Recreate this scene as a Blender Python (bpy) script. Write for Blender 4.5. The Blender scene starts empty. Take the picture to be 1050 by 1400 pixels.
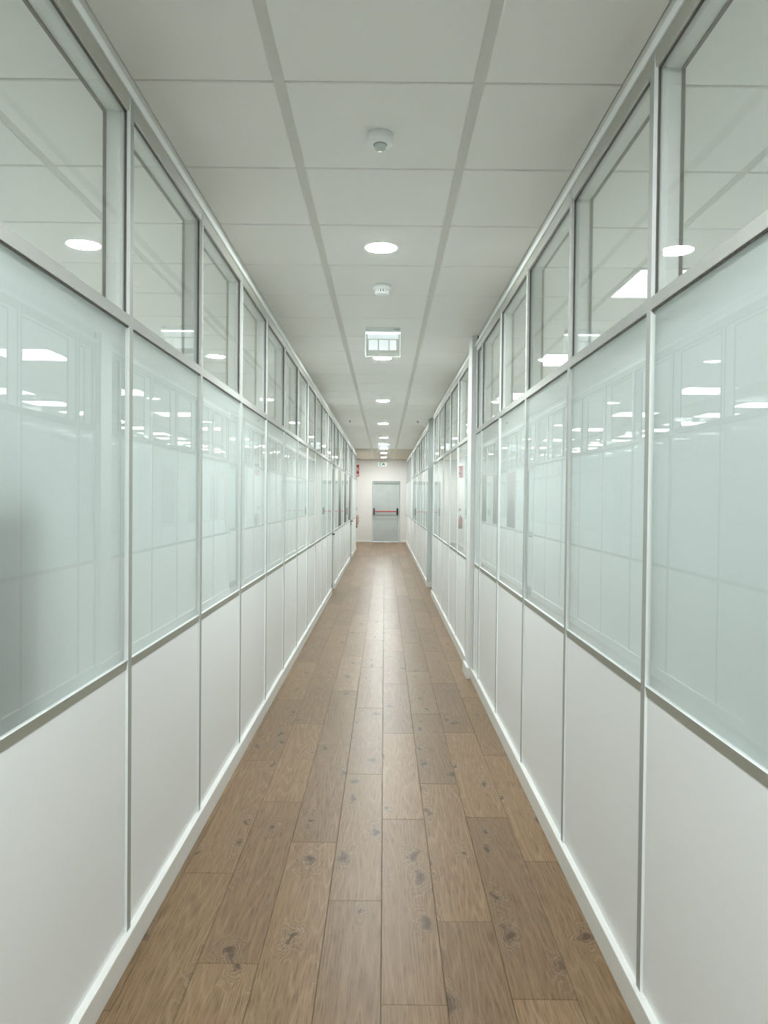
import bpy, bmesh, math, random
from mathutils import Matrix, Vector
random.seed(7)
S = bpy.context.scene
C = S.collection

# ------------------------------------------------------------------ camera
CAM_H = 1.3688
PITCH, ROLL, YAW = -0.01716, 0.01005, -0.0004
cd = bpy.data.cameras.new('camera')
cd.sensor_fit = 'HORIZONTAL'; cd.sensor_width = 36.0; cd.lens = 36.0 * 1050.13 / 1050.0
cd.clip_start = 0.02; cd.clip_end = 200
cam = bpy.data.objects.new('camera', cd); C.objects.link(cam)
right = Vector((math.cos(YAW), -math.sin(YAW), 0)); fw0 = Vector((math.sin(YAW), math.cos(YAW), 0)); zz = Vector((0, 0, 1))
fwd = fw0 * math.cos(PITCH) + zz * math.sin(PITCH)
up = -fw0 * math.sin(PITCH) + zz * math.cos(PITCH)
cr = right * math.cos(ROLL) + up * math.sin(ROLL); cu = up * math.cos(ROLL) - right * math.sin(ROLL)
m = Matrix((cr, cu, -fwd)).transposed().to_4x4(); m.translation = (0, 0, CAM_H)
cam.matrix_world = m
S.camera = cam

# ------------------------------------------------------------------ world, exposure
w = bpy.data.worlds.new('world'); S.world = w; w.use_nodes = True
w.node_tree.nodes['Background'].inputs[0].default_value = (0.75, 0.82, 0.85, 1)
w.node_tree.nodes['Background'].inputs[1].default_value = 0.3
vs = S.view_settings
vs.view_transform = 'Standard'; vs.look = 'None'; vs.gamma = 1.0; vs.use_curve_mapping = False
vs.exposure = 3.19
S.cycles.max_bounces = 9; S.cycles.diffuse_bounces = 5; S.cycles.glossy_bounces = 5
S.cycles.transmission_bounces = 6; S.cycles.transparent_max_bounces = 28
S.cycles.sample_clamp_indirect = 6.0
S.cycles.caustics_reflective = False; S.cycles.caustics_refractive = False
DOWN_S = 70.0      # corridor downlights, radiance
PANEL_S = 1.45      # office ceiling panels, radiance
DOWN_COL = (0.95, 1.0, 1.01, 1)
PANEL_COL = (0.93, 1.0, 1.02, 1)

# ------------------------------------------------------------------ materials
def mat(name):
    mt = bpy.data.materials.new(name); mt.use_nodes = True
    nt = mt.node_tree; b = nt.nodes['Principled BSDF']
    return mt, nt, b
def N(nt, t, **kw):
    n = nt.nodes.new(t)
    for k, v in kw.items(): setattr(n, k, v)
    return n
def L(nt, a, b): nt.links.new(a, b)
def math_n(nt, op, a, b=None, clamp=False):
    n = N(nt, 'ShaderNodeMath', operation=op); n.use_clamp = clamp
    for i, v in enumerate((a, b)):
        if v is None: continue
        if isinstance(v, (int, float)): n.inputs[i].default_value = v
        else: L(nt, v, n.inputs[i])
    return n.outputs[0]
def ramp(nt, fac, stops):
    r = N(nt, 'ShaderNodeValToRGB'); e = r.color_ramp.elements
    while len(e) < len(stops): e.new(0.5)
    for i, (p, c) in enumerate(stops):
        e[i].position = p; e[i].color = (*c, 1)
    L(nt, fac, r.inputs[0]); return r.outputs[0]
def mixc(nt, fac, a, b, mode='MIX'):
    n = N(nt, 'ShaderNodeMix', data_type='RGBA', blend_type=mode)
    for i, v in ((0, fac), (6, a), (7, b)):
        if isinstance(v, (int, float)): n.inputs[i].default_value = v
        elif isinstance(v, tuple): n.inputs[i].default_value = (*v, 1)
        else: L(nt, v, n.inputs[i])
    return n.outputs[2]
def noise(nt, scale, detail=3, rough=0.5, vec=None, mapscale=None):
    tc = N(nt, 'ShaderNodeTexCoord')
    v = vec if vec is not None else tc.outputs['Object']
    if mapscale:
        mp = N(nt, 'ShaderNodeMapping'); mp.inputs['Scale'].default_value = mapscale
        L(nt, v, mp.inputs[0]); v = mp.outputs[0]
    n = N(nt, 'ShaderNodeTexNoise'); n.inputs['Scale'].default_value = scale
    n.inputs['Detail'].default_value = detail; n.inputs['Roughness'].default_value = rough
    L(nt, v, n.inputs['Vector']); return n.outputs[0]
def bump(nt, b, h, strength, dist=0.001):
    n = N(nt, 'ShaderNodeBump'); n.inputs['Strength'].default_value = strength; n.inputs['Distance'].default_value = dist
    L(nt, h, n.inputs['Height']); L(nt, n.outputs[0], b.inputs['Normal'])
def plain(name, col, rough=0.5, metal=0.0, var=0.03, scale=30, spec=0.5, bmp=0.0):
    mt, nt, b = mat(name)
    n = noise(nt, scale, 4)
    lo = tuple(c * (1 - var) for c in col); hi = tuple(min(1, c * (1 + var)) for c in col)
    L(nt, ramp(nt, n, [(0.3, lo), (0.7, hi)]), b.inputs['Base Color'])
    b.inputs['Roughness'].default_value = rough; b.inputs['Metallic'].default_value = metal
    b.inputs['Specular IOR Level'].default_value = spec
    if bmp: bump(nt, b, n, bmp)
    return mt
def emit(name, col, s):
    mt, nt, b = mat(name)
    n = noise(nt, 3, 1)
    L(nt, ramp(nt, n, [(0, tuple(c * 0.98 for c in col[:3])), (1, col[:3])]), b.inputs['Emission Color'])
    b.inputs['Emission Strength'].default_value = s
    b.inputs['Base Color'].default_value = (0.8, 0.8, 0.8, 1)
    return mt

def schlick(nt, f0=0.04):
    g = N(nt, 'ShaderNodeNewGeometry')
    d = N(nt, 'ShaderNodeVectorMath', operation='DOT_PRODUCT')
    L(nt, g.outputs['Normal'], d.inputs[0]); L(nt, g.outputs['Incoming'], d.inputs[1])
    c = math_n(nt, 'ABSOLUTE', d.outputs['Value'])
    k = math_n(nt, 'POWER', math_n(nt, 'SUBTRACT', 1.0, c, True), 5.0)
    return math_n(nt, 'ADD', math_n(nt, 'MULTIPLY', k, 1 - f0), f0, True)
def glass(name, tint, f0=0.04):
    mt = bpy.data.materials.new(name); mt.use_nodes = True; nt = mt.node_tree; nt.nodes.clear()
    o = N(nt, 'ShaderNodeOutputMaterial'); mx = N(nt, 'ShaderNodeMixShader')
    t = N(nt, 'ShaderNodeBsdfTransparent'); t.inputs[0].default_value = (*tint, 1)
    g = N(nt, 'ShaderNodeBsdfGlossy'); g.inputs['Roughness'].default_value = 0.0
    g.inputs['Color'].default_value = (0.97, 0.99, 0.98, 1)
    L(nt, schlick(nt, f0), mx.inputs[0]); L(nt, t.outputs[0], mx.inputs[1]); L(nt, g.outputs[0], mx.inputs[2])
    L(nt, mx.outputs[0], o.inputs[0]); return mt
def film(name, dcol, tcol, fac, pattern=None):
    # white diffusing film on the back of a pane: part reflected, part let through, both scattered
    mt = bpy.data.materials.new(name); mt.use_nodes = True; nt = mt.node_tree; nt.nodes.clear()
    o = N(nt, 'ShaderNodeOutputMaterial'); mx = N(nt, 'ShaderNodeMixShader'); mx.inputs[0].default_value = fac
    d = N(nt, 'ShaderNodeBsdfDiffuse'); t = N(nt, 'ShaderNodeBsdfTranslucent')
    n = noise(nt, 220, 2)
    L(nt, ramp(nt, n, [(0.3, tuple(c * 0.975 for c in dcol)), (0.7, dcol)]), d.inputs[0])
    L(nt, ramp(nt, n, [(0.3, tuple(c * 0.975 for c in tcol)), (0.7, tcol)]), t.inputs[0])
    if pattern: pattern(nt, d, t)
    L(nt, d.outputs[0], mx.inputs[1]); L(nt, t.outputs[0], mx.inputs[2]); L(nt, mx.outputs[0], o.inputs[0]); return mt

M = {}
M['panel'] = plain('white_laminate', (0.82, 0.84, 0.83), 0.42, var=0.012, scale=400, spec=0.35)
M['white'] = plain('white_paint', (0.80, 0.815, 0.80), 0.4, var=0.01, scale=60)
M['base'] = plain('baseboard_paint', (0.76, 0.77, 0.74), 0.38, var=0.01, scale=60)
M['plaster'] = plain('plaster', (0.72, 0.70, 0.665), 0.75, var=0.015, scale=90, bmp=0.05)
M['alu'] = plain('olive_grey_profile', (0.36, 0.365, 0.31), 0.45, metal=0.0, var=0.02, scale=80)
M['channel'] = plain('pale_channel', (0.86, 0.90, 0.89), 0.35, metal=0.0, var=0.01, scale=80)
M['transom'] = plain('pale_grey_profile', (0.36, 0.37, 0.34), 0.65, var=0.01, spec=0.2)
M['postf'] = plain('grey_profile', (0.35, 0.365, 0.33), 0.6, var=0.01, spec=0.25)
M['flank'] = plain('white_profile_flank', (0.84, 0.87, 0.855), 0.35, var=0.01)
M['jamb'] = plain('grey_jamb', (0.56, 0.62, 0.60), 0.4, var=0.02)
M['gasket'] = plain('dark_gasket', (0.11, 0.10, 0.085), 0.6, var=0.1)
M['black'] = plain('black_plastic', (0.02, 0.02, 0.022), 0.4, var=0.1)
M['red'] = plain('red_paint', (0.42, 0.02, 0.012), 0.45, var=0.05)
M['signred'] = plain('sign_red', (0.55, 0.05, 0.04), 0.4, var=0.03)
M['green'] = plain('sign_green', (0.02, 0.26, 0.16), 0.4, var=0.03)
M['steel'] = plain('painted_steel', (0.46, 0.505, 0.485), 0.42, var=0.04, scale=5)
M['band'] = plain('door_band_steel', (0.40, 0.44, 0.42), 0.45, var=0.03, scale=5)
M['steeld'] = plain('door_head_steel', (0.26, 0.30, 0.275), 0.45, var=0.03, scale=5)
M['plastic'] = plain('white_plastic', (0.90, 0.94, 0.935), 0.35, var=0.01)
M['lens'] = plain('frosted_lens', (0.60, 0.66, 0.62), 0.25, var=0.03)
M['grey'] = plain('grey_plastic', (0.33, 0.32, 0.29), 0.5, var=0.05)
M['rail'] = plain('ceiling_runner', (0.70, 0.69, 0.64), 0.5, var=0.015)
M['cabinet'] = plain('cabinet_laminate', (0.23, 0.21, 0.165), 0.5, var=0.04)
M['officefloor'] = plain('office_carpet', (0.60, 0.60, 0.57), 0.9, var=0.08, scale=120)
M['substrate'] = plain('joint_dark', (0.10, 0.075, 0.05), 0.8, var=0.05)
M['clear'] = glass('clear_glass', (0.985, 0.995, 0.985))
M['acrylic'] = glass('acrylic', (0.96, 0.985, 0.98), 0.05)
M['film'] = film('frosted_film', (0.60, 0.64, 0.635), (0.75, 0.815, 0.81), 0.58)
M['down'] = emit('downlight_diffuser', DOWN_COL, DOWN_S)
M['panel_l'] = emit('panel_diffuser', PANEL_COL, PANEL_S)
M['led'] = emit('sign_led', (0.9, 1.0, 0.98, 1), 0.3)
M['picto'] = emit('sign_pictogram', (0.84, 0.98, 1.0, 1), 0.065)
M['led_glow'] = emit('sign_led_glow', (0.80, 0.97, 1.0, 1), 0.05)
M['picto_g'] = emit('sign_pictogram_green', (0.45, 0.95, 0.78, 1), 0.10)

def tile_mat(name, col):
    mt, nt, b = mat(name)
    n = noise(nt, 260, 3, 0.7)
    L(nt, ramp(nt, n, [(0.35, tuple(c * 0.965 for c in col)), (0.65, col)]), b.inputs['Base Color'])
    b.inputs['Roughness'].default_value = 0.9; b.inputs['Specular IOR Level'].default_value = 0.2
    bump(nt, b, n, 0.12, 0.001); return mt
M['tile'] = tile_mat('mineral_tile', (0.93, 0.925, 0.89))
M['tile_beige'] = tile_mat('beige_mineral_tile', (0.70, 0.645, 0.55))  # warmer, darker tone for the tiles at the far end

def poster_mat():
    mt, nt, b = mat('poster_print')
    tc = N(nt, 'ShaderNodeTexCoord'); sep = N(nt, 'ShaderNodeSeparateXYZ'); L(nt, tc.outputs['Object'], sep.inputs[0])
    n1 = noise(nt, 3.2, 6, 0.65, mapscale=(1, 1, 0.4)); n2 = noise(nt, 14, 5, 0.6)
    h = math_n(nt, 'ADD', sep.outputs[2], math_n(nt, 'MULTIPLY', math_n(nt, 'SUBTRACT', n1, 0.5), 1.3))
    c = ramp(nt, h, [(0.0, (0.10, 0.075, 0.052)), (0.36, (0.15, 0.12, 0.09)), (0.44, (0.25, 0.235, 0.20)), (1.0, (0.36, 0.335, 0.295))])
    c = mixc(nt, math_n(nt, 'MULTIPLY', n2, 0.35), c, (0.12, 0.11, 0.085))
    L(nt, c, b.inputs['Base Color']); b.inputs['Roughness'].default_value = 0.7; b.inputs['Specular IOR Level'].default_value = 0.15
    return mt
M['print'] = poster_mat()

def oak():
    mt, nt, b = mat('oak_plank')
    tc = N(nt, 'ShaderNodeTexCoord'); oi = N(nt, 'ShaderNodeObjectInfo')
    rnd = oi.outputs['Random']
    cmb = N(nt, 'ShaderNodeCombineXYZ')
    L(nt, math_n(nt, 'MULTIPLY', rnd, 37.0), cmb.inputs[0]); L(nt, math_n(nt, 'MULTIPLY', rnd, 91.0), cmb.inputs[1])
    av = N(nt, 'ShaderNodeVectorMath', operation='ADD'); L(nt, tc.outputs['Object'], av.inputs[0]); L(nt, cmb.outputs[0], av.inputs[1])
    P = av.outputs[0]
    # knots: stretched voronoi cells, only some of them carry one
    mp = N(nt, 'ShaderNodeMapping'); mp.inputs['Scale'].default_value = (7.5, 3.4, 1); L(nt, P, mp.inputs[0])
    wob = N(nt, 'ShaderNodeTexNoise'); wob.inputs['Scale'].default_value = 11; wob.inputs['Detail'].default_value = 3; L(nt, P, wob.inputs['Vector'])
    wv = N(nt, 'ShaderNodeVectorMath', operation='MULTIPLY_ADD'); L(nt, wob.outputs['Color'], wv.inputs[0])
    wv.inputs[1].default_value = (0.7, 0.6, 0); L(nt, mp.outputs[0], wv.inputs[2])
    vo = N(nt, 'ShaderNodeTexVoronoi'); vo.voronoi_dimensions = '2D'; vo.inputs['Scale'].default_value = 1.0; L(nt, wv.outputs[0], vo.inputs['Vector'])
    sepc = N(nt, 'ShaderNodeSeparateColor'); L(nt, vo.outputs['Color'], sepc.inputs[0])
    has = math_n(nt, 'GREATER_THAN', sepc.outputs[0], 0.58)
    kd = vo.outputs['Distance']
    size = math_n(nt, 'ADD', math_n(nt, 'MULTIPLY', sepc.outputs[1], 0.14), 0.10)
    kn = N(nt, 'ShaderNodeMapRange'); kn.interpolation_type = 'SMOOTHSTEP'
    L(nt, kd, kn.inputs[0]); kn.inputs[1].default_value = 0.0; L(nt, size, kn.inputs[2]); kn.inputs[3].default_value = 1.0; kn.inputs[4].default_value = 0.0
    knot = math_n(nt, 'MULTIPLY', kn.outputs[0], has)
    kh = N(nt, 'ShaderNodeMapRange'); kh.interpolation_type = 'SMOOTHSTEP'
    L(nt, kd, kh.inputs[0]); kh.inputs[1].default_value = 0.0; kh.inputs[2].default_value = 0.48; kh.inputs[3].default_value = 1.0; kh.inputs[4].default_value = 0.0
    halo = math_n(nt, 'MULTIPLY', kh.outputs[0], has)
    # growth rings: contour lines of a stretched field lifted around the knots
    f = noise(nt, 1.0, 2, 0.5, vec=P, mapscale=(6.0, 0.42, 1))
    field = math_n(nt, 'ADD', math_n(nt, 'MULTIPLY', f, 1.0), math_n(nt, 'MULTIPLY', halo, 0.15))
    ring = math_n(nt, 'SINE', math_n(nt, 'MULTIPLY', field, 150.0))
    ring = math_n(nt, 'ADD', math_n(nt, 'MULTIPLY', ring, 0.5), 0.5)
    fib = noise(nt, 1.0, 4, 0.65, vec=P, mapscale=(260.0, 9.0, 1))
    fib2 = noise(nt, 1.0, 3, 0.6, vec=P, mapscale=(55.0, 2.2, 1))
    big = noise(nt, 1.0, 3, 0.5, vec=P, mapscale=(5.0, 1.6, 1))
    pore = ramp(nt, fib, [(0.38, (0.0,) * 3), (0.52, (1.0,) * 3)])
    c = ramp(nt, fib2, [(0.25, (0.152, 0.088, 0.043)), (0.5, (0.195, 0.119, 0.064)), (0.78, (0.251, 0.164, 0.093))])
    c = mixc(nt, math_n(nt, 'MULTIPLY', ring, 0.46), c, (0.115, 0.064, 0.030))
    c = mixc(nt, 0.68, c, mixc(nt, pore, (0.118, 0.068, 0.034), (0.240, 0.157, 0.089)))
    c = mixc(nt, math_n(nt, 'MULTIPLY', math_n(nt, 'SUBTRACT', big, 0.5, False), 1.6, True), c, (0.267, 0.181, 0.105))
    vein = math_n(nt, 'MULTIPLY', math_n(nt, 'POWER', math_n(nt, 'SUBTRACT', 1.0, ring), 8.0), math_n(nt, 'ADD', math_n(nt, 'MULTIPLY', halo, 0.35), 0.13))
    c = mixc(nt, vein, c, (0.46, 0.37, 0.27))
    kr = math_n(nt, 'POWER', math_n(nt, 'ADD', math_n(nt, 'MULTIPLY', math_n(nt, 'SINE', math_n(nt, 'MULTIPLY', math_n(nt, 'ADD', kd, math_n(nt, 'MULTIPLY', fib2, 0.12)), 95.0)), 0.5), 0.5), 3.0)
    kring = math_n(nt, 'MULTIPLY', math_n(nt, 'MULTIPLY', kr, math_n(nt, 'POWER', halo, 1.6)), 0.45)
    c = mixc(nt, math_n(nt, 'MULTIPLY', halo, 0.50), c, (0.125, 0.076, 0.042))
    c = mixc(nt, kring, c, (0.46, 0.36, 0.26))
    c = mixc(nt, math_n(nt, 'MULTIPLY', knot, 0.85), c, (0.050, 0.026, 0.012))
    tone = ramp(nt, math_n(nt, 'FRACT', math_n(nt, 'MULTIPLY', rnd, 17.3)), [(0, (0.84, 0.815, 0.75)), (0.6, (1.0, 0.985, 0.92)), (1, (1.15, 1.13, 1.06))])
    c = mixc(nt, 1.0, c, tone, 'MULTIPLY')
    L(nt, c, b.inputs['Base Color'])
    L(nt, math_n(nt, 'ADD', math_n(nt, 'MULTIPLY', fib, 0.14), 0.29), b.inputs['Roughness'])
    b.inputs['Specular IOR Level'].default_value = 0.25
    h = math_n(nt, 'ADD', fib, math_n(nt, 'MULTIPLY', ring, 0.35))
    bump(nt, b, h, 0.2, 0.0006)
    return mt
M['oak'] = oak()

# ------------------------------------------------------------------ mesh helpers
def add_box(bm, x0, x1, y0, y1, z0, z1, mi=0):
    x0, x1 = min(x0, x1), max(x0, x1); y0, y1 = min(y0, y1), max(y0, y1); z0, z1 = min(z0, z1), max(z0, z1)
    v = [bm.verts.new(p) for p in ((x0, y0, z0), (x1, y0, z0), (x1, y1, z0), (x0, y1, z0), (x0, y0, z1), (x1, y0, z1), (x1, y1, z1), (x0, y1, z1))]
    fs = []
    for q in ((0, 3, 2, 1), (4, 5, 6, 7), (0, 1, 5, 4), (1, 2, 6, 5), (2, 3, 7, 6), (3, 0, 4, 7)):
        f = bm.faces.new([v[i] for i in q]); f.material_index = mi; fs.append(f)
    return fs
def add_lathe(bm, prof, cx, cy, seg=32, smooth=True, axis='Z', cz=0.0):
    rings = []
    for r, z in prof:
        ring = []
        for i in range(seg):
            a = 2 * math.pi * i / seg
            ring.append(bm.verts.new((cx + r * math.cos(a), cy + r * math.sin(a), z + cz)))
        rings.append(ring)
    for a, b2 in zip(rings, rings[1:]):
        for i in range(seg):
            f = bm.faces.new((a[i], a[(i + 1) % seg], b2[(i + 1) % seg], b2[i])); f.smooth = smooth
    bm.faces.new(rings[0]); bm.faces.new(rings[-1])
    bmesh.ops.recalc_face_normals(bm, faces=bm.faces)
def bevel_all(bm, off, seg=1):
    bmesh.ops.bevel(bm, geom=list(bm.edges), offset=off, segments=seg, profile=0.5, affect='EDGES', clamp_overlap=True)
def mesh(name, bm, *mats):
    me = bpy.data.meshes.new(name); bm.to_mesh(me); bm.free()
    for x in mats: me.materials.append(M[x])
    return me
def obj(name, me, parent=None, loc=(0, 0, 0)):
    o = bpy.data.objects.new(name, me); C.objects.link(o); o.location = loc
    if parent is not None: o.parent = parent
    return o
def box_obj(name, x0, x1, y0, y1, z0, z1, mt, parent=None, bev=0.0):
    # origin in the middle of the piece's base; a child's place is given in world space, its parent may stand anywhere
    c = ((x0 + x1) / 2, (y0 + y1) / 2, min(z0, z1))
    bm = bmesh.new(); add_box(bm, x0 - c[0], x1 - c[0], y0 - c[1], y1 - c[1], z0 - c[2], z1 - c[2])
    if bev: bevel_all(bm, bev)
    p = wloc(parent) if parent is not None else Vector((0, 0, 0))
    return obj(name, mesh(name, bm, mt), parent, Vector(c) - p)
def wloc(o):
    v = Vector((0, 0, 0))
    while o is not None: v += o.location; o = o.parent
    return v
def bm_obj(name, bm, mats, parent=None, origin=(0, 0, 0)):
    # bm is in world space
    o = Vector(origin); bmesh.ops.translate(bm, verts=bm.verts, vec=-o)
    p = wloc(parent) if parent is not None else Vector((0, 0, 0))
    return obj(name, mesh(name, bm, *mats), parent, o - p)
def empty(name, loc=(0, 0, 0), parent=None):
    o = bpy.data.objects.new(name, None); o.empty_display_size = 0.1; C.objects.link(o); o.location = loc
    if parent is not None: o.parent = parent
    return o
def struct(o, label=None, cat=None):
    o['kind'] = 'structure'
    if label: o['label'] = label
    if cat: o['category'] = cat
    return o
def tag(o, label, cat, group=None):
    o['label'] = label; o['category'] = cat
    if group: o['group'] = group
    return o

# ------------------------------------------------------------------ dimensions
HC = 2.6124                       # ceiling
Y0, Y1 = -2.40, 24.26             # back and end of the corridor
FL, FR = 0.7474, 0.6837           # frame fronts of the two partitions
BAY = 0.874
Z_SB, Z_ST, Z_TB, Z_TT, Z_HB, Z_HT, Z_CT = 0.859, 0.888, 1.864, 1.8963, 2.486, 2.526, 2.552
PT = 0.082                        # partition thickness
PW = 0.031                        # post width
BH = 0.08                         # baseboard height

# ------------------------------------------------------------------ floor
fl = box_obj('floor', -1.0, 0.85, Y0, Y1 + 0.2, -0.08, -0.002, 'substrate'); struct(fl, 'oak-look plank floor running down the corridor', 'floor')
PWID, PLEN = 0.1801, 1.2035
seams = [-0.8965 + PWID * k for k in range(10)]       # plank left edges, the first lies half under the baseboard
offs = [2.0205, 2.773, 2.233, 3.033, 2.592, 2.056, 2.469, 2.084, 2.888, 2.40]
plank_cache = {}
def plank_mesh(wd, ln):
    key = (round(wd, 4), round(ln, 3))
    if key not in plank_cache:
        bm = bmesh.new(); g = 0.0006
        add_box(bm, -wd / 2 + g, wd / 2 - g, -ln / 2 + g, ln / 2 - g, -0.010, 0.0)
        top = [e for e in bm.edges if all(abs(v.co.z) < 1e-6 for v in e.verts)]
        bmesh.ops.bevel(bm, geom=top, offset=0.0012, segments=1, affect='EDGES')
        plank_cache[key] = mesh('plank', bm, 'oak')
    return plank_cache[key]
for ci, sx in enumerate(seams):
    x0, x1 = max(sx, -0.93), min(sx + PWID, 0.80)
    y = offs[ci] - PLEN * math.ceil((offs[ci] - Y0) / PLEN)
    while y < Y1:
        a, b2 = max(y, Y0), min(y + PLEN, Y1 + 0.1)
        if b2 - a > 0.03:
            obj('plank', plank_mesh(x1 - x0, b2 - a), fl, Vector(((x0 + x1) / 2, (a + b2) / 2, 0)) - fl.location)
        y += PLEN

# ------------------------------------------------------------------ ceilings
tile_cache = {}
def tile_mesh(wd, ln, mt):
    key = (round(wd, 4), round(ln, 4), mt)
    if key not in tile_cache:
        bm = bmesh.new(); add_box(bm, -wd / 2, wd / 2, -ln / 2, ln / 2, 0.0, 0.018)
        low = [e for e in bm.edges if all(abs(v.co.z) < 1e-6 for v in e.verts)]
        bmesh.ops.bevel(bm, geom=low, offset=0.0035, segments=1, affect='EDGES')
        tile_cache[key] = mesh('ceiling_tile', bm, mt)
    return tile_cache[key]
def ceiling(label, xa, xb, rails, ya, yb, skip=(), tile_from=None, tile_to=None):
    c = box_obj('ceiling', xa, xb, ya, yb, HC + 0.016, HC + 0.12, 'rail'); struct(c, label, 'ceiling')
    edges = [tile_from if tile_from is not None else xa] + list(rails) + [tile_to if tile_to is not None else xb]
    RW = 0.034
    for r in rails:
        box_obj('runner', r - RW / 2 - 0.002, r + RW / 2 + 0.002, ya, yb, HC + 0.006, HC + 0.0155, 'rail', c)
    for j in range(len(edges) - 1):
        x0 = edges[j] + (RW / 2 if j > 0 else 0); x1 = edges[j + 1] - (RW / 2 if edges[j + 1] in rails else 0)
        k0 = math.floor((ya - 2.3202) / 0.6)
        y = 2.3202 + 0.6 * k0
        while y < yb - 0.02:
            a, b2 = max(y, ya), min(y + 0.6, yb)
            if b2 - a > 0.05 and not any(abs((y + 0.3) - sy) < 0.1 and x0 - 0.1 < sx < x1 + 0.1 for sx, sy in skip):
                mt = 'tile_beige' if (a > 18.9 and xa > -0.9 and xb < 0.9) else 'tile'
                obj('ceiling_tile', tile_mesh(x1 - x0, b2 - a - 0.0095, mt), c, Vector(((x0 + x1) / 2, (a + b2) / 2, HC)) - c.location)
            y += 0.6
    return c
ceiling('white mineral tile ceiling over the corridor', -0.82, 0.755, (-0.3288, 0.2712), Y0, Y1, tile_from=-0.765, tile_to=0.70)
row = lambda k: 2.3202 + 0.6 * k + 0.3
PR = [(1.644, row(k)) for k in range(-1, 32, 4)]
PL_ = [(-2.174, row(k)) for k in range(-2, 30, 4)]
PR2 = [(3.05, row(k)) for k in range(1, 32, 2)]
PL2 = [(-3.4, row(k)) for k in range(0, 30, 2)]
ceiling('office tile ceiling seen through the right clear panes', 0.768, 5.2, (1.344, 1.944, 2.544), Y0, Y1, PR, tile_to=2.8)
ceiling('office tile ceiling behind the left clear panes', -5.2, -0.831, (-1.874, -1.274), Y0, 20.4, PL_, tile_from=-2.474)

# ------------------------------------------------------------------ glazed partitions
cache = {}
def cbox(key, fn):
    if key not in cache: cache[key] = fn()
    return cache[key]
def frame_bar(s, F, ly, z0, z1, slope=0.0, cap='alu'):
    # white profile with a satin metal cap on the corridor face; the cap may lean inwards towards its lower edge
    bm = bmesh.new(); fs = add_box(bm, s * F, s * (F + PT), 0, ly, z0, z1)
    f = min(fs, key=lambda q: s * q.calc_center_median().x); f.material_index = 1
    for v in f.verts:
        if v.co.z < (z0 + z1) / 2: v.co.x += s * slope
    return mesh('frame_bar', bm, 'flank', cap)
def local_box(x0, x1, ly, z0, z1, mats, bev=0.0, back=None):
    bm = bmesh.new(); fs = add_box(bm, x0, x1, 0, ly, z0, z1)
    if back is not None:      # the face on the office side carries another material
        sgn = back
        f = max(fs, key=lambda q: sgn * q.calc_center_median().x); f.material_index = 1
    if bev: bevel_all(bm, bev)
    return mesh('piece', bm, *mats)
def ring_mesh(s, F, ly, z0, z1, dA, dB, t):
    bm = bmesh.new()
    X0, X1 = s * (F + dA), s * (F + dB)
    add_box(bm, X0, X1, 0, ly, z1 - t, z1); add_box(bm, X0, X1, 0, ly, z0, z0 + t)
    add_box(bm, X0, X1, 0, t, z0 + t, z1 - t); add_box(bm, X0, X1, ly - t, ly, z0 + t, z1 - t)
    return mesh('gasket', bm, 'gasket')
def post(wall, s, F, y, z1=Z_HT, wd=PW):
    me = cbox(('post', s, z1, wd), lambda: frame_bar(s, F, wd, BH - 0.01, z1, 0.0, 'postf'))
    obj('post', me, wall, (0, y, 0))
def bay(wall, s, F, y, ly, kind='film', lower=True):
    """one bay from y to y+ly, between two posts"""
    K = (s, round(ly, 4))
    X = lambda d: s * (F + d)
    if lower:
        obj('lower_panel', cbox(('lp',) + K, lambda: local_box(X(0.0075), X(0.060), ly, BH - 0.01, Z_SB, ('panel',))), wall, (0, y, 0))
        obj('sill_rail', cbox(('sr',) + K, lambda: frame_bar(s, F, ly, Z_SB, Z_ST, 0.006)), wall, (0, y, 0))
        mats = ('clear', 'film')
        obj('frosted_pane', cbox(('fp', kind) + K, lambda: local_box(X(0.007), X(0.013), ly, Z_ST, Z_TB, mats, 0, s)), wall, (0, y, 0))
        obj('gasket', cbox(('g1',) + K, lambda: local_box(X(0.0035), X(0.007), ly, Z_TB - 0.004, Z_TB, ('gasket',))), wall, (0, y, 0))
    obj('transom_rail', cbox(('tr',) + K, lambda: frame_bar(s, F, ly, Z_TB, Z_TT, 0.0, 'transom')), wall, (0, y, 0))
    obj('head_rail', cbox(('hr',) + K, lambda: frame_bar(s, F, ly, Z_HB, Z_HT, 0.004)), wall, (0, y, 0))
    obj('clear_pane', cbox(('c1',) + K, lambda: local_box(X(0.0156), X(0.0196), ly, Z_TT, Z_HB, ('clear',))), wall, (0, y, 0))
    obj('gasket', cbox(('g2',) + K, lambda: ring_mesh(s, F, ly, Z_TT, Z_HB, 0.0105, 0.0156, 0.0055)), wall, (0, y, 0))
    obj('gasket', cbox(('g3',) + K, lambda: ring_mesh(s, F, ly, Z_TT, Z_HB, 0.070, 0.078, 0.0055)), wall, (0, y, 0))
def run(wall, s, F, posts, kinds=None, skip_last_post=False):
    for i, y in enumerate(posts):
        if not (skip_last_post and i == len(posts) - 1): post(wall, s, F, y)
        if i + 1 < len(posts):
            bay(wall, s, F, y + PW, posts[i + 1] - y - PW, (kinds or {}).get(i, 'film'))
def head(wall, s, F, ya, yb):
    box_obj('head_channel', s * (F - 0.006), s * (F + PT + 0.004), ya, yb, Z_HT, Z_CT, 'channel', wall, 0.001)
    box_obj('upstand', s * (F + 0.018), s * (F + PT), ya, yb, Z_CT, HC + 0.02, 'rail', wall)
def baseboard(side, s, F, ya, yb, parent):
    box_obj('board', s * (F - 0.0125), s * (F + PT), ya, yb, 0.0, BH, 'base', parent, 0.0015)

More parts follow.
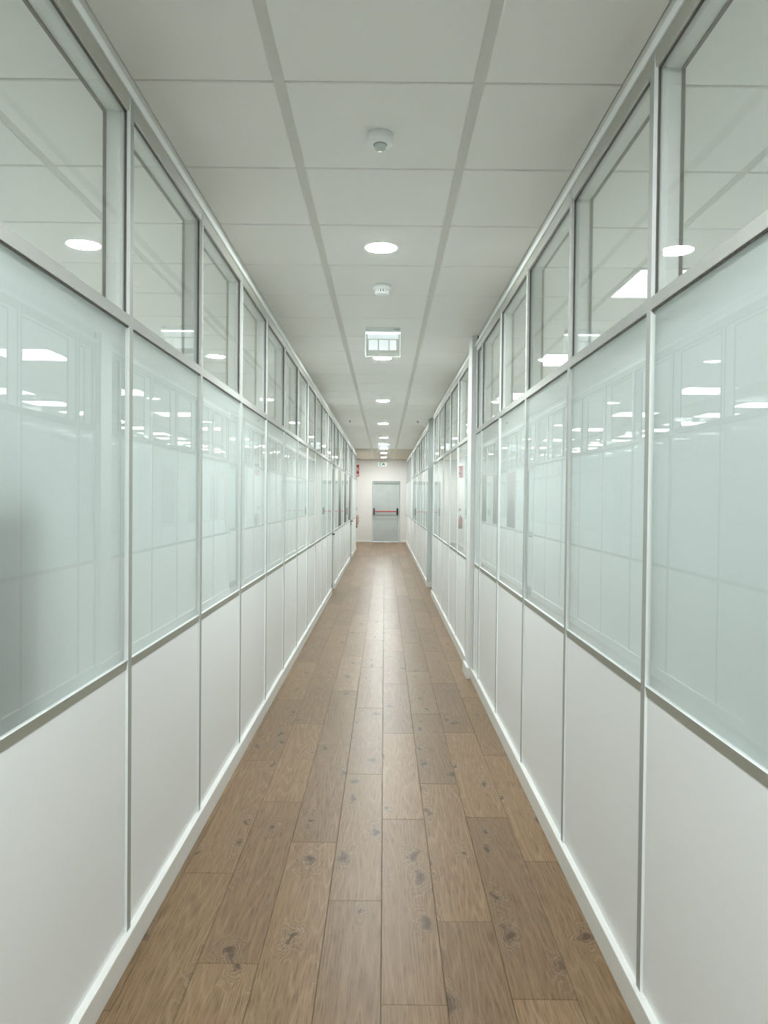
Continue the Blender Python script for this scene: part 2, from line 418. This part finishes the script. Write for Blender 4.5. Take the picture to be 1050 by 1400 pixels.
# left wall -----------------------------------------------------------
wl = struct(empty('wall_left', (0, 0, 0)), 'left glazed partition of frosted panes over white panels', 'partition wall')
pl = [2.247 + BAY * k for k in range(-5, 11)]              # to 10.987
run(wl, -1, FL, pl)
LD0, LD1 = pl[-1] + PW, 11.62
pl2 = [LD1 + BAY * k for k in range(7)]                    # to 17.094
run(wl, -1, FL, pl2, None)
LE0, LE1 = pl2[-1] + PW, 17.77
pl3 = [LE1 + 0.862 * k for k in range(4)]                  # to 20.355
run(wl, -1, FL, pl3)
bay(wl, -1, FL, LD0, LD1 - LD0, lower=False); bay(wl, -1, FL, LE0, LE1 - LE0, lower=False)
head(wl, -1, FL, Y0, 20.40)
bbl = struct(empty('baseboard_left'), 'white baseboard below the left partition', 'baseboard')
baseboard('left', -1, FL, Y0, LD0 - 0.03, bbl); baseboard('left', -1, FL, LD1 - 0.02, LE0 - 0.02, bbl); baseboard('left', -1, FL, LE1, 20.41, bbl)
box_obj('end_panel', -FL - PT, -FL, Y0, pl[0], 0, Z_HT, 'panel', wl)

# posters on the corridor face of three left panes
for k, lab in ((1, 'tall brown and grey poster on the left glazing, nearest the black-handled office door'), (3, 'tall brown and grey poster on the left glazing, between the two others'),
               (5, 'tall brown and grey poster on the left glazing, nearest the fire extinguisher')):
    y0_, y1_ = pl2[k] + PW + 0.01, pl2[k + 1] - 0.01
    t = tag(empty('poster', (-FL - 0.004, (y0_ + y1_) / 2, Z_ST + 0.012)), lab, 'poster', 'posters on the left glazing')
    box_obj('backing_board', -FL - 0.0068, -FL - 0.0051, y0_, y1_, Z_ST + 0.012, Z_TB - 0.012, 'white', t)
    box_obj('print', -FL - 0.0050, -FL - 0.0042, y0_ + 0.004, y1_ - 0.004, Z_ST + 0.016, Z_TB - 0.016, 'print', t)

# right wall ----------------------------------------------------------
wr = struct(empty('wall_right', (0, 0, 0)), 'right glazed partition of frosted panes over white panels', 'partition wall')
pr = [1.996 + BAY * k for k in range(-4, 5)] + [5.795]     # 5.492 then a narrow bay
run(wr, 1, FR, pr)
box_obj('joint_seal', FR + 0.012, FR + PT, 5.84, 5.86, BH, HC, 'gasket', wr)
pr2 = [6.09] + [1.996 + BAY * k for k in range(5, 11)] + [10.855]
run(wr, 1, FR, pr2)
RD0, RD1 = 10.90, 11.98
pr3 = [RD1 + 0.8985 * k for k in range(9)]                 # to 19.168
run(wr, 1, FR, pr3)
pr4 = [19.33 + 0.815 * k for k in range(7)]
pr4[-1] = Y1 - PW
run(wr, 1, FR, pr4)
box_obj('end_panel', FR, FR + PT, Y0, pr[0], 0, Z_HT, 'panel', wr)
head(wr, 1, FR, Y0, 5.86); head(wr, 1, FR, 6.09, RD0); head(wr, 1, FR, RD1, 19.2); head(wr, 1, FR, 19.33, Y1)
# niche of the right door: set back by 9 cm, open to the ceiling
RX = FR + 0.09
box_obj('jamb', FR, RX + 0.05, RD0 - 0.0115, RD0, BH, HC + 0.01, 'white', wr); box_obj('jamb', FR - 0.012, RX + 0.05, RD1 - 0.02, RD1 - 0.001, BH, HC + 0.01, 'jamb', wr, 0.001)
obj('transom_rail', local_box(RX, RX + 0.05, RD1 - RD0 - 0.021, Z_TB, Z_TT, ('alu',), 0.0012), wr, (0, RD0, 0))
obj('clear_pane', local_box(RX + 0.02, RX + 0.025, RD1 - RD0 - 0.021, Z_TT, Z_HT, ('clear',)), wr, (0, RD0, 0))
obj('head_rail', local_box(RX, RX + 0.05, RD1 - RD0 - 0.021, Z_HT, HC + 0.01, ('alu',), 0.0012), wr, (0, RD0, 0))
# boxed column and end column
col = struct(empty('wall_column', (FR, 5.97, 0)), 'white boxed column standing proud of the right partition', 'column')
box_obj('casing', FR - 0.028, FR + 0.10, 5.86, 6.09, 0.0, HC, 'white', col, 0.001)
bm = bmesh.new(); add_box(bm, FR - 0.046, FR + 0.06, 5.842, 6.105, 0, BH + 0.006); bevel_all(bm, 0.0015); bm_obj('plinth', bm, ('base',), col, (FR, 5.97, 0))
col2 = struct(empty('wall_column', (FR, 19.265, 0)), 'slim white column ending the far right partition', 'column')
box_obj('casing', FR - 0.012, FR + 0.10, 19.213, 19.33, 0.0, HC, 'white', col2, 0.001)
bbr = struct(empty('baseboard_right'), 'white baseboard below the right partition', 'baseboard')
for a, b2 in ((Y0, 5.842), (6.105, RD0 + 0.0), (RD1 - 0.0215, 19.21), (19.33, Y1)): baseboard('right', 1, FR, a, b2, bbr)

# ------------------------------------------------------------------ far end
we = struct(empty('wall_end', (0, Y1, 0)), 'off-white plaster wall closing the corridor', 'wall')
DX0, DX1, DH = -0.385, 0.495, 1.925
box_obj('plaster', -1.0, DX0, Y1, Y1 + 0.14, 0, HC + 0.1, 'plaster', we)
box_obj('plaster', DX1, 0.9, Y1, Y1 + 0.14, 0, HC + 0.1, 'plaster', we)
box_obj('plaster', DX0, DX1, Y1, Y1 + 0.14, DH, HC + 0.1, 'plaster', we)
bbe = struct(empty('baseboard_end', (0, Y1, 0)), 'white baseboard beside the grey fire door', 'baseboard')
box_obj('board', -0.9, DX0 - 0.01, Y1 - 0.012, Y1, 0, BH, 'base', bbe, 0.001); box_obj('board', DX1 + 0.01, FR, Y1 - 0.012, Y1, 0, BH, 'base', bbe, 0.001)
wn = struct(box_obj('wall_left_niche', -1.0, -0.90, 20.40, Y1, 0, HC + 0.01, 'plaster'), 'plaster wall set back beside the fire extinguisher', 'wall')
wn2 = struct(box_obj('wall_left_return', -0.90, -FL, 20.402, 20.45, 0, HC + 0.01, 'plaster'), 'short plaster return ending the left partition', 'wall')
struct(box_obj('baseboard_niche', -0.90, -0.888, 20.45, Y1, 0, BH, 'base'), 'white baseboard of the set-back wall', 'baseboard')

struct(box_obj('ceiling', -1.0, -0.767, 20.41, Y1, HC + 0.001, HC + 0.11, 'tile_beige'), 'beige ceiling over the set-back wall', 'ceiling')
# fire door
d1 = struct(empty('door_1', ((DX0 + DX1) / 2, Y1, 0)), 'pale grey-green steel fire door with a red push bar', 'door')
bm = bmesh.new()
add_box(bm, DX0, DX0 + 0.025, Y1 + 0.012, Y1 + 0.09, 0, DH); add_box(bm, DX1 - 0.025, DX1, Y1 + 0.012, Y1 + 0.09, 0, DH); add_box(bm, DX0 + 0.025, DX1 - 0.025, Y1 + 0.012, Y1 + 0.09, DH - 0.03, DH)
bm_obj('door_frame', bm, ('steeld',), d1, (0, Y1, 0))
leaf = box_obj('leaf', DX0 + 0.029, DX1 - 0.029, Y1 + 0.03, Y1 + 0.08, 0.012, DH - 0.034, 'steel', d1, 0.002)
box_obj('head_strip', DX0 + 0.029, DX1 - 0.029, Y1 + 0.022, Y1 + 0.0299, DH - 0.105, DH - 0.036, 'steeld', leaf)
box_obj('kick_band', DX0 + 0.05, DX1 - 0.05, Y1 + 0.0285, Y1 + 0.0299, 0.69, 0.775, 'band', leaf)
box_obj('threshold', DX0 + 0.40, DX0 + 0.62, Y1 - 0.02, Y1 + 0.02, 0.0005, 0.012, 'white', d1, 0.002)
pb = bmesh.new(); add_box(pb, -0.30, 0.385, Y1 - 0.075, Y1 - 0.045, 0.955, 0.985); bevel_all(pb, 0.008, 2)
bar = bm_obj('push_bar', pb, ('red',), d1, (0.05, Y1, 0.95)); bar['label'] = 'red horizontal push bar'
for bx in (-0.325, 0.41):
    b3 = bmesh.new(); add_box(b3, bx - 0.026, bx + 0.026, Y1 - 0.085, Y1 + 0.03, 0.865, 1.075); bevel_all(b3, 0.008, 2)
    bm_obj('bar_bracket', b3, ('black',), bar, (bx, Y1, 0.87))

# office doors in the partitions
def office_door(name, s, X0, ya, yb, handle_y, label):
    """leaf face at |x| = X0"""
    d = struct(empty(name, (s * X0, (ya + yb) / 2, 0)), label, 'door')
    X = lambda q: s * (X0 + q)
    bm = bmesh.new()
    for a, b2 in ((ya + 0.004, ya + 0.07), (yb - 0.07, yb - 0.004)): add_box(bm, X(0), X(0.04), a, b2, 0.012, Z_TB - 0.004)
    for a, b2 in ((0.012, 0.10), (Z_SB, Z_ST + 0.02), (Z_TB - 0.06, Z_TB - 0.004)): add_box(bm, X(0), X(0.04), ya + 0.07, yb - 0.07, a, b2)
    bm_obj('leaf_frame', bm, ('alu',), d, (s * X0, (ya + yb) / 2, 0))
    box_obj('lower_panel', X(0.008), X(0.032), ya + 0.07, yb - 0.07, 0.10, Z_SB, 'panel', d)
    bm = bmesh.new(); fs = add_box(bm, X(0.014), X(0.02), ya + 0.07, yb - 0.07, Z_ST + 0.02, Z_TB - 0.06)
    f = max(fs, key=lambda q: s * q.calc_center_median().x); f.material_index = 1
    bm_obj('frosted_pane', bm, ('clear', 'film'), d, (s * X0, (ya + yb) / 2, Z_ST))
    h = bmesh.new()
    add_box(h, X(-0.008), X(0), handle_y - 0.02, handle_y + 0.02, 0.76, 0.90)
    add_box(h, X(-0.05), X(-0.008), handle_y - 0.009, handle_y + 0.009, 0.84, 0.858)
    sg = 1 if handle_y < (ya + yb) / 2 else -1
    add_box(h, X(-0.052), X(-0.034), handle_y - 0.009, handle_y + sg * 0.12, 0.84, 0.858)
    bm_obj('handle', h, ('black',), d, (s * X0, handle_y, 0.85))
    bm = bmesh.new()
    for a, b2 in ((ya, ya + 0.0035), (yb - 0.0035, yb)): add_box(bm, X(0.002), X(0.03), a, b2, 0.012, Z_TB)
    bm_obj('seal', bm, ('gasket',), d, (s * X0, (ya + yb) / 2, 0))
    return d
office_door('door_2', -1, FL + 0.022, LD0, LD1, LD0 + 0.06, 'half-glazed office door in the left partition with black lever')
office_door('door_3', 1, RX, RD0 + 0.002, RD1 - 0.022, RD0 + 0.12, 'half-glazed office door recessed in the right partition')
office_door('door_4', -1, FL + 0.022, LE0, LE1, LE1 - 0.08, 'half-glazed office door in the left partition near the fire extinguisher')

# ------------------------------------------------------------------ offices behind the glass
for nm, xa, xb, yb, t in (('left', -5.2, -0.93, 20.4, 'left'), ('right', 0.80, 5.2, Y1, 'right')):
    struct(box_obj('floor', xa, xb, Y0, yb, -0.08, 0.0, 'officefloor'), 'carpet of the %s office' % t, 'floor')
    xo = xa if t == 'left' else xb
    sg = -1 if t == 'left' else 1
    struct(box_obj('wall_office_' + t, xo, xo + sg * 0.1, Y0, yb, 0, HC + 0.1, 'white'), 'white outer wall of the %s office' % t, 'wall')
    struct(box_obj('wall_office_%s_far' % t, xa, xb, yb, yb + 0.1, 0, HC + 0.1, 'white'), 'white far wall of the %s office' % t, 'wall')
struct(box_obj('wall_back', -5.3, 5.3, Y0 - 0.1, Y0, 0, HC + 0.12, 'white'), 'white wall behind the photographer', 'wall')

def light_panel(x, y, label, group, z=HC):
    t = tag(empty('light_panel', (x, y, z)), label, 'ceiling light', group)
    bm = bmesh.new()
    for a in ((-0.297, 0.297, -0.297, -0.277), (-0.297, 0.297, 0.277, 0.297), (-0.297, -0.277, -0.277, 0.277), (0.277, 0.297, -0.277, 0.277)):
        add_box(bm, a[0], a[1], a[2], a[3], -0.004, 0.014)
    obj('frame', mesh('frame', bm, 'white'), t)
    bm = bmesh.new(); add_box(bm, -0.277, 0.277, -0.277, 0.277, 0.0, 0.012)
    obj('diffuser', mesh('diffuser', bm, 'panel_l'), t)
    return t
def copy_tree(o, loc, label=None):
    r = o.copy(); C.objects.link(r); r.location = loc
    if label: r['label'] = label
    for ch in o.children:
        c = ch.copy(); C.objects.link(c); c.parent = r
        for g in ch.children:
            e = g.copy(); C.objects.link(e); e.parent = c
    return r
p0 = None
ORD = ['first', 'second', 'third', 'fourth', 'fifth', 'sixth', 'seventh', 'eighth', 'ninth', 'tenth', 'eleventh', 'twelfth', 'thirteenth', 'fourteenth', 'fifteenth', 'sixteenth', 'seventeenth']
for lst, lab, grp, z in ((PR, 'light panel from the fire-door end, right office, row along the partition', 'light panels next to the right partition', HC),
                         (PL_, 'light panel from the fire-door end, left office, row along the partition', 'light panels next to the left partition', HC),
                         (PR2, 'light panel from the fire-door end, right office, outer row', 'outer light panels of the right office', HC + 0.001),
                         (PL2, 'light panel from the fire-door end, left office, outer row', 'outer light panels of the left office', HC + 0.001)):
    for k, (x, y) in enumerate(reversed(lst)):
        lb = ORD[k] + ' square ' + lab
        if p0 is None: p0 = light_panel(x, y, lb, grp, z)
        else:
            o = copy_tree(p0, (x, y, z), lb); o['group'] = grp

# cabinet close behind the nearest frosted pane on the left
cb = tag(empty('storage_cabinet', (-1.10, 1.05, 0)), 'dark storage cabinet standing close behind the left frosted pane', 'cabinet')
box_obj('body', -1.33, -0.835, 0.45, 1.72, 0.06, 1.40, 'cabinet', cb, 0.003)
for a, b2 in ((0.455, 1.082), (1.088, 1.715)):
    dr = box_obj('cabinet_door', -1.35, -1.3305, a, b2, 0.07, 1.35, 'cabinet', cb, 0.002)
    box_obj('knob', -1.375, -1.3505, (1.02 if a < 1 else 1.08), (1.035 if a < 1 else 1.095), 0.75, 0.85, 'alu', dr)
box_obj('plinth', -1.31, -0.88, 0.47, 1.70, 0.0, 0.06, 'black', cb)

# ------------------------------------------------------------------ things on the corridor ceiling
CX = -0.0288
def downlight(y, label, group=None):
    t = tag(empty('downlight', (CX, y, HC)), label, 'ceiling light', group)
    bm = bmesh.new()
    seg = 40; prof = [(0.083, 0.0), (0.083, -0.002), (0.081, -0.004), (0.077, -0.004), (0.076, -0.001), (0.076, 0.0)]
    rings = [[bm.verts.new((r * math.cos(2 * math.pi * i / seg), r * math.sin(2 * math.pi * i / seg), z)) for i in range(seg)] for r, z in prof]
    for k in range(len(rings)):
        a, b2 = rings[k], rings[(k + 1) % len(rings)]
        for i in range(seg): bm.faces.new((a[i], a[(i + 1) % seg], b2[(i + 1) % seg], b2[i]))
    bmesh.ops.recalc_face_normals(bm, faces=bm.faces)
    obj('trim_ring', mesh('trim_ring', bm, 'plastic'), t)
    bm = bmesh.new(); add_lathe(bm, [(0.0757, 0.0), (0.0757, -0.0035), (0.074, -0.0048), (0.02, -0.005)], 0, 0, 40)
    obj('diffuser', mesh('diffuser', bm, 'down'), t)
    return t
dl = downlight(3.82, 'round downlight between the motion sensor and the smoke detector')
for y, lab in ((0.86, 'round downlight above the photographer'), (-2.0 + 0.2, 'round downlight behind the photographer'),
               (6.80, 'round downlight just beyond the large hanging exit sign'), (9.75, 'round downlight, second beyond the large exit sign'),
               (12.72, 'round downlight level with the two office doors'), (15.62, 'round downlight just before the far hanging exit sign'),
               (18.4, 'round downlight hidden behind the far hanging exit sign'), (20.85, 'round downlight under the beige tiles, farther from the fire door'),
               (23.0, 'round downlight right above the fire door')):
    copy_tree(dl, (CX, y, HC), lab)

# motion sensor
t = tag(empty('motion_sensor', (CX + 0.002, 2.645, HC)), 'round white motion sensor with a domed lens on the ceiling', 'sensor')
bm = bmesh.new(); add_lathe(bm, [(0.0445, 0.0), (0.0445, -0.027), (0.043, -0.032), (0.039, -0.0345), (0.022, -0.035)], 0, 0, 40); obj('housing', mesh('housing', bm, 'plastic'), t)
bm = bmesh.new(); add_lathe(bm, [(0.0215, -0.035), (0.0215, -0.040), (0.019, -0.048), (0.013, -0.053), (0.005, -0.055)], 0, 0, 28); obj('lens', mesh('lens', bm, 'lens'), t)
bm = bmesh.new(); add_lathe(bm, [(0.0235, -0.0345), (0.0235, -0.0362), (0.0218, -0.0364)], 0, 0, 28); obj('lens_collar', mesh('lens_collar', bm, 'grey'), t)
# smoke detector
t = tag(empty('smoke_detector', (CX + 0.002, 4.50, HC)), 'round white smoke detector with dark slots on the ceiling', 'smoke detector')
bm = bmesh.new(); add_lathe(bm, [(0.052, 0.0), (0.052, -0.022), (0.050, -0.027), (0.044, -0.029)], 0, 0, 40); obj('base', mesh('base', bm, 'plastic'), t)
bm = bmesh.new(); add_lathe(bm, [(0.036, -0.029), (0.036, -0.044)], 0, 0, 32); obj('chamber', mesh('chamber', bm, 'black'), t)
for k in range(16):
    a = 2 * math.pi * k / 16
    bm = bmesh.new(); add_box(bm, -0.003, 0.004, -0.0045, 0.0045, -0.0435, -0.0295); bmesh.ops.rotate(bm, verts=bm.verts, cent=(0, 0, 0), matrix=Matrix.Rotation(a, 3, 'Z'))
    obj('fin', mesh('fin', bm, 'plastic'), t, (0.0385 * math.cos(a), 0.0385 * math.sin(a), 0))
bm = bmesh.new(); add_lathe(bm, [(0.041, -0.044), (0.042, -0.047), (0.039, -0.053), (0.030, -0.056), (0.01, -0.057)], 0, 0, 36); obj('cap', mesh('cap', bm, 'plastic'), t)
# two small fittings far down the ceiling
for x, lab in ((-0.565, 'small dark ceiling fitting near the left partition'), (0.52, 'small dark ceiling fitting near the right partition')):
    t = tag(empty('small_fitting', (x, 12.3, HC)), lab, 'fitting')
    bm = bmesh.new(); add_lathe(bm, [(0.02, 0.0), (0.018, -0.006), (0.010, -0.008)], 0, 0, 18); obj('rosette', mesh('rosette', bm, 'grey'), t)
    bm = bmesh.new(); add_lathe(bm, [(0.008, -0.008), (0.008, -0.022), (0.013, -0.024), (0.004, -0.026)], 0, 0, 14); obj('tip', mesh('tip', bm, 'grey'), t)

# hanging exit signs
def exit_sign(y, label, green):
    t = tag(empty('exit_sign', (CX + 0.006, y, HC)), label, 'exit sign')
    W = 0.128
    bm = bmesh.new(); add_box(bm, -W, W, -0.018, 0.018, -0.034, 0.0); bevel_all(bm, 0.002); h = obj('housing', mesh('housing', bm, 'plastic'), t)
    for a, b2, z0, z1 in ((0.080, 0.096, -0.017, -0.013), (0.099, 0.104, -0.020, -0.010), (0.106, 0.122, -0.013, -0.010), (0.108, 0.120, -0.020, -0.016)):
        bm = bmesh.new(); add_box(bm, a, b2, -0.0188, -0.018, z0, z1); obj('brand_mark', mesh('brand_mark', bm, 'grey'), h)
    bm = bmesh.new(); add_box(bm, -W + 0.002, W - 0.002, -0.012, 0.012, -0.042, -0.034); obj('led_strip', mesh('led_strip', bm, 'led'), t)
    bm = bmesh.new(); add_box(bm, -W + 0.005, W - 0.005, -0.003, 0.003, -0.206, -0.042); pl_ = obj('acrylic_plate', mesh('acrylic_plate', bm, 'acrylic'), t)
    bm = bmesh.new()
    for a in ((-W, -W + 0.005, -0.21, -0.042), (W - 0.005, W, -0.21, -0.042), (-W + 0.005, W - 0.005, -0.211, -0.206)): add_box(bm, a[0], a[1], -0.0035, 0.0035, a[2], a[3])
    obj('lit_edge', mesh('lit_edge', bm, 'picto'), pl_)
    for a, b2 in ((-0.103, -0.037), (-0.028, 0.042), (0.049, 0.097)):
        bm = bmesh.new(); add_box(bm, a, b2, -0.0045, -0.0032, -0.162, -0.089); obj('pictogram_field', mesh('pictogram_field', bm, 'picto'), pl_)
    bm = bmesh.new(); add_box(bm, -0.112, 0.112, -0.0042, -0.0032, -0.082, -0.044); obj('painted_led_glow', mesh('painted_led_glow', bm, 'led_glow'), pl_)  # emissive sheet standing in for the LED's glow on the plate
    if green:
        bm = bmesh.new(); add_box(bm, -0.09, 0.06, -0.0195, -0.0182, -0.032, -0.018); obj('green_band', mesh('green_band', bm, 'picto_g'), h)
    return t
exit_sign(5.61, 'clear acrylic exit sign with a lit top edge and pale square fields', False)
exit_sign(16.99, 'pale exit sign hanging before the beige end of the ceiling', True)

# exit sign on the end wall
t = tag(empty('exit_sign', (-0.075, Y1, 2.40)), 'small white sign with green marks above the fire door', 'exit sign')
bm = bmesh.new(); add_box(bm, -0.14, 0.14, -0.025, 0.0, -0.01, 0.125); bevel_all(bm, 0.003); obj('plate', mesh('plate', bm, 'plastic'), t)
g = bmesh.new()
for a in ((-0.085, -0.065, 0.02, 0.10), (-0.065, -0.03, 0.085, 0.10), (-0.065, -0.03, 0.02, 0.035)): add_box(g, a[0], a[1], -0.027, -0.0252, a[2], a[3])
obj('door_symbol', mesh('door_symbol', g, 'green'), t)
g = bmesh.new()
for a in ((-0.005, 0.015, 0.02, 0.085), (0.022, 0.04, 0.035, 0.10), (0.046, 0.066, 0.02, 0.085), (-0.005, 0.066, 0.06, 0.078)): add_box(g, a[0], a[1], -0.0268, -0.0252, a[2], a[3])
obj('runner_symbol', mesh('runner_symbol', g, 'green'), t)

# fire equipment signs standing out from the set-back wall
for z, lab in ((2.185, 'red fire sign standing out from the set-back wall, upper one'), (2.005, 'red fire sign standing out from the set-back wall, lower one')):
    t = tag(empty('fire_sign', (-0.90, 22.4, z)), lab, 'sign', None)
    bm = bmesh.new(); add_box(bm, 0, 0.155, -0.002, 0.002, 0, 0.17); bevel_all(bm, 0.0008); pp = obj('plate', mesh('plate', bm, 'signred'), t)
    bm = bmesh.new(); add_box(bm, 0.088, 0.132, -0.0035, -0.0021, 0.105, 0.148); obj('flame_symbol', mesh('flame_symbol', bm, 'black'), pp)
    for a, b2, q, r in ((0.085, 0.095, 0.02, 0.085), (0.105, 0.113, 0.03, 0.09), (0.122, 0.132, 0.02, 0.075)):
        bm = bmesh.new(); add_box(bm, a, b2, -0.0033, -0.0021, q, r); obj('white_mark', mesh('white_mark', bm, 'white'), pp)
    bm = bmesh.new(); add_box(bm, 0, 0.012, -0.006, 0.006, 0, 0.17); obj('bracket', mesh('bracket', bm, 'white'), t)

# fire extinguisher and push-button box
t = tag(empty('fire_extinguisher', (-0.840, 22.4, 0.52)), 'red fire extinguisher with black foot hung on the set-back wall', 'fire extinguisher')
bm = bmesh.new(); add_lathe(bm, [(0.045, 0.05), (0.057, 0.055), (0.058, 0.26), (0.052, 0.30), (0.036, 0.325), (0.020, 0.335)], 0, 0, 28); obj('cylinder', mesh('cylinder', bm, 'red'), t)
bm = bmesh.new(); add_lathe(bm, [(0.054, 0.0), (0.059, 0.004), (0.059, 0.06), (0.05, 0.062)], 0, 0, 28); obj('foot', mesh('foot', bm, 'black'), t)
bm = bmesh.new(); add_lathe(bm, [(0.02, 0.335), (0.018, 0.375), (0.01, 0.378)], 0, 0, 16); v_ = obj('valve', mesh('valve', bm, 'grey'), t)
bm = bmesh.new(); add_box(bm, -0.012, 0.012, -0.10, 0.02, 0.378, 0.386); add_box(bm, -0.012, 0.012, -0.09, 0.02, 0.40, 0.407); add_box(bm, -0.010, 0.010, 0.008, 0.02, 0.386, 0.40); obj('lever', mesh('lever', bm, 'signred'), v_)
pts = [Vector(q) for q in ((0.015, 0, 0.36), (0.055, -0.006, 0.358), (0.080, -0.01, 0.325), (0.087, -0.01, 0.25), (0.085, -0.006, 0.17), (0.08, 0, 0.10))]
bm = bmesh.new(); rings = []
for i, q in enumerate(pts):
    tn = (pts[min(i + 1, len(pts) - 1)] - pts[max(i - 1, 0)]).normalized(); u_ = tn.cross(Vector((0, 1, 0))).normalized(); v2 = tn.cross(u_)
    rings.append([bm.verts.new(q + 0.009 * (math.cos(k * math.pi / 4) * u_ + math.sin(k * math.pi / 4) * v2)) for k in range(8)])
for a, b2 in zip(rings, rings[1:]):
    for k in range(8): bm.faces.new((a[k], a[(k + 1) % 8], b2[(k + 1) % 8], b2[k])).smooth = True
bm.faces.new(rings[0]); bm.faces.new(rings[-1]); bmesh.ops.recalc_face_normals(bm, faces=bm.faces)
obj('hose', mesh('hose', bm, 'black'), t)
bm = bmesh.new(); add_box(bm, -0.0595, -0.012, -0.02, 0.02, 0.30, 0.345); add_box(bm, -0.0599, -0.0590, -0.03, 0.03, 0.1, 0.345); obj('wall_bracket', mesh('wall_bracket', bm, 'grey'), t)
t = tag(empty('push_button_box', (-0.90, 22.9, 1.02)), 'small grey push-button box above the fire extinguisher', 'switch box')
bm = bmesh.new(); add_box(bm, 0, 0.085, -0.045, 0.045, 0, 0.09); bevel_all(bm, 0.004); obj('box', mesh('box', bm, 'grey'), t)
bm = bmesh.new(); add_box(bm, 0.085, 0.095, -0.02, 0.02, 0.025, 0.065); bevel_all(bm, 0.003); obj('button', mesh('button', bm, 'lens'), t)
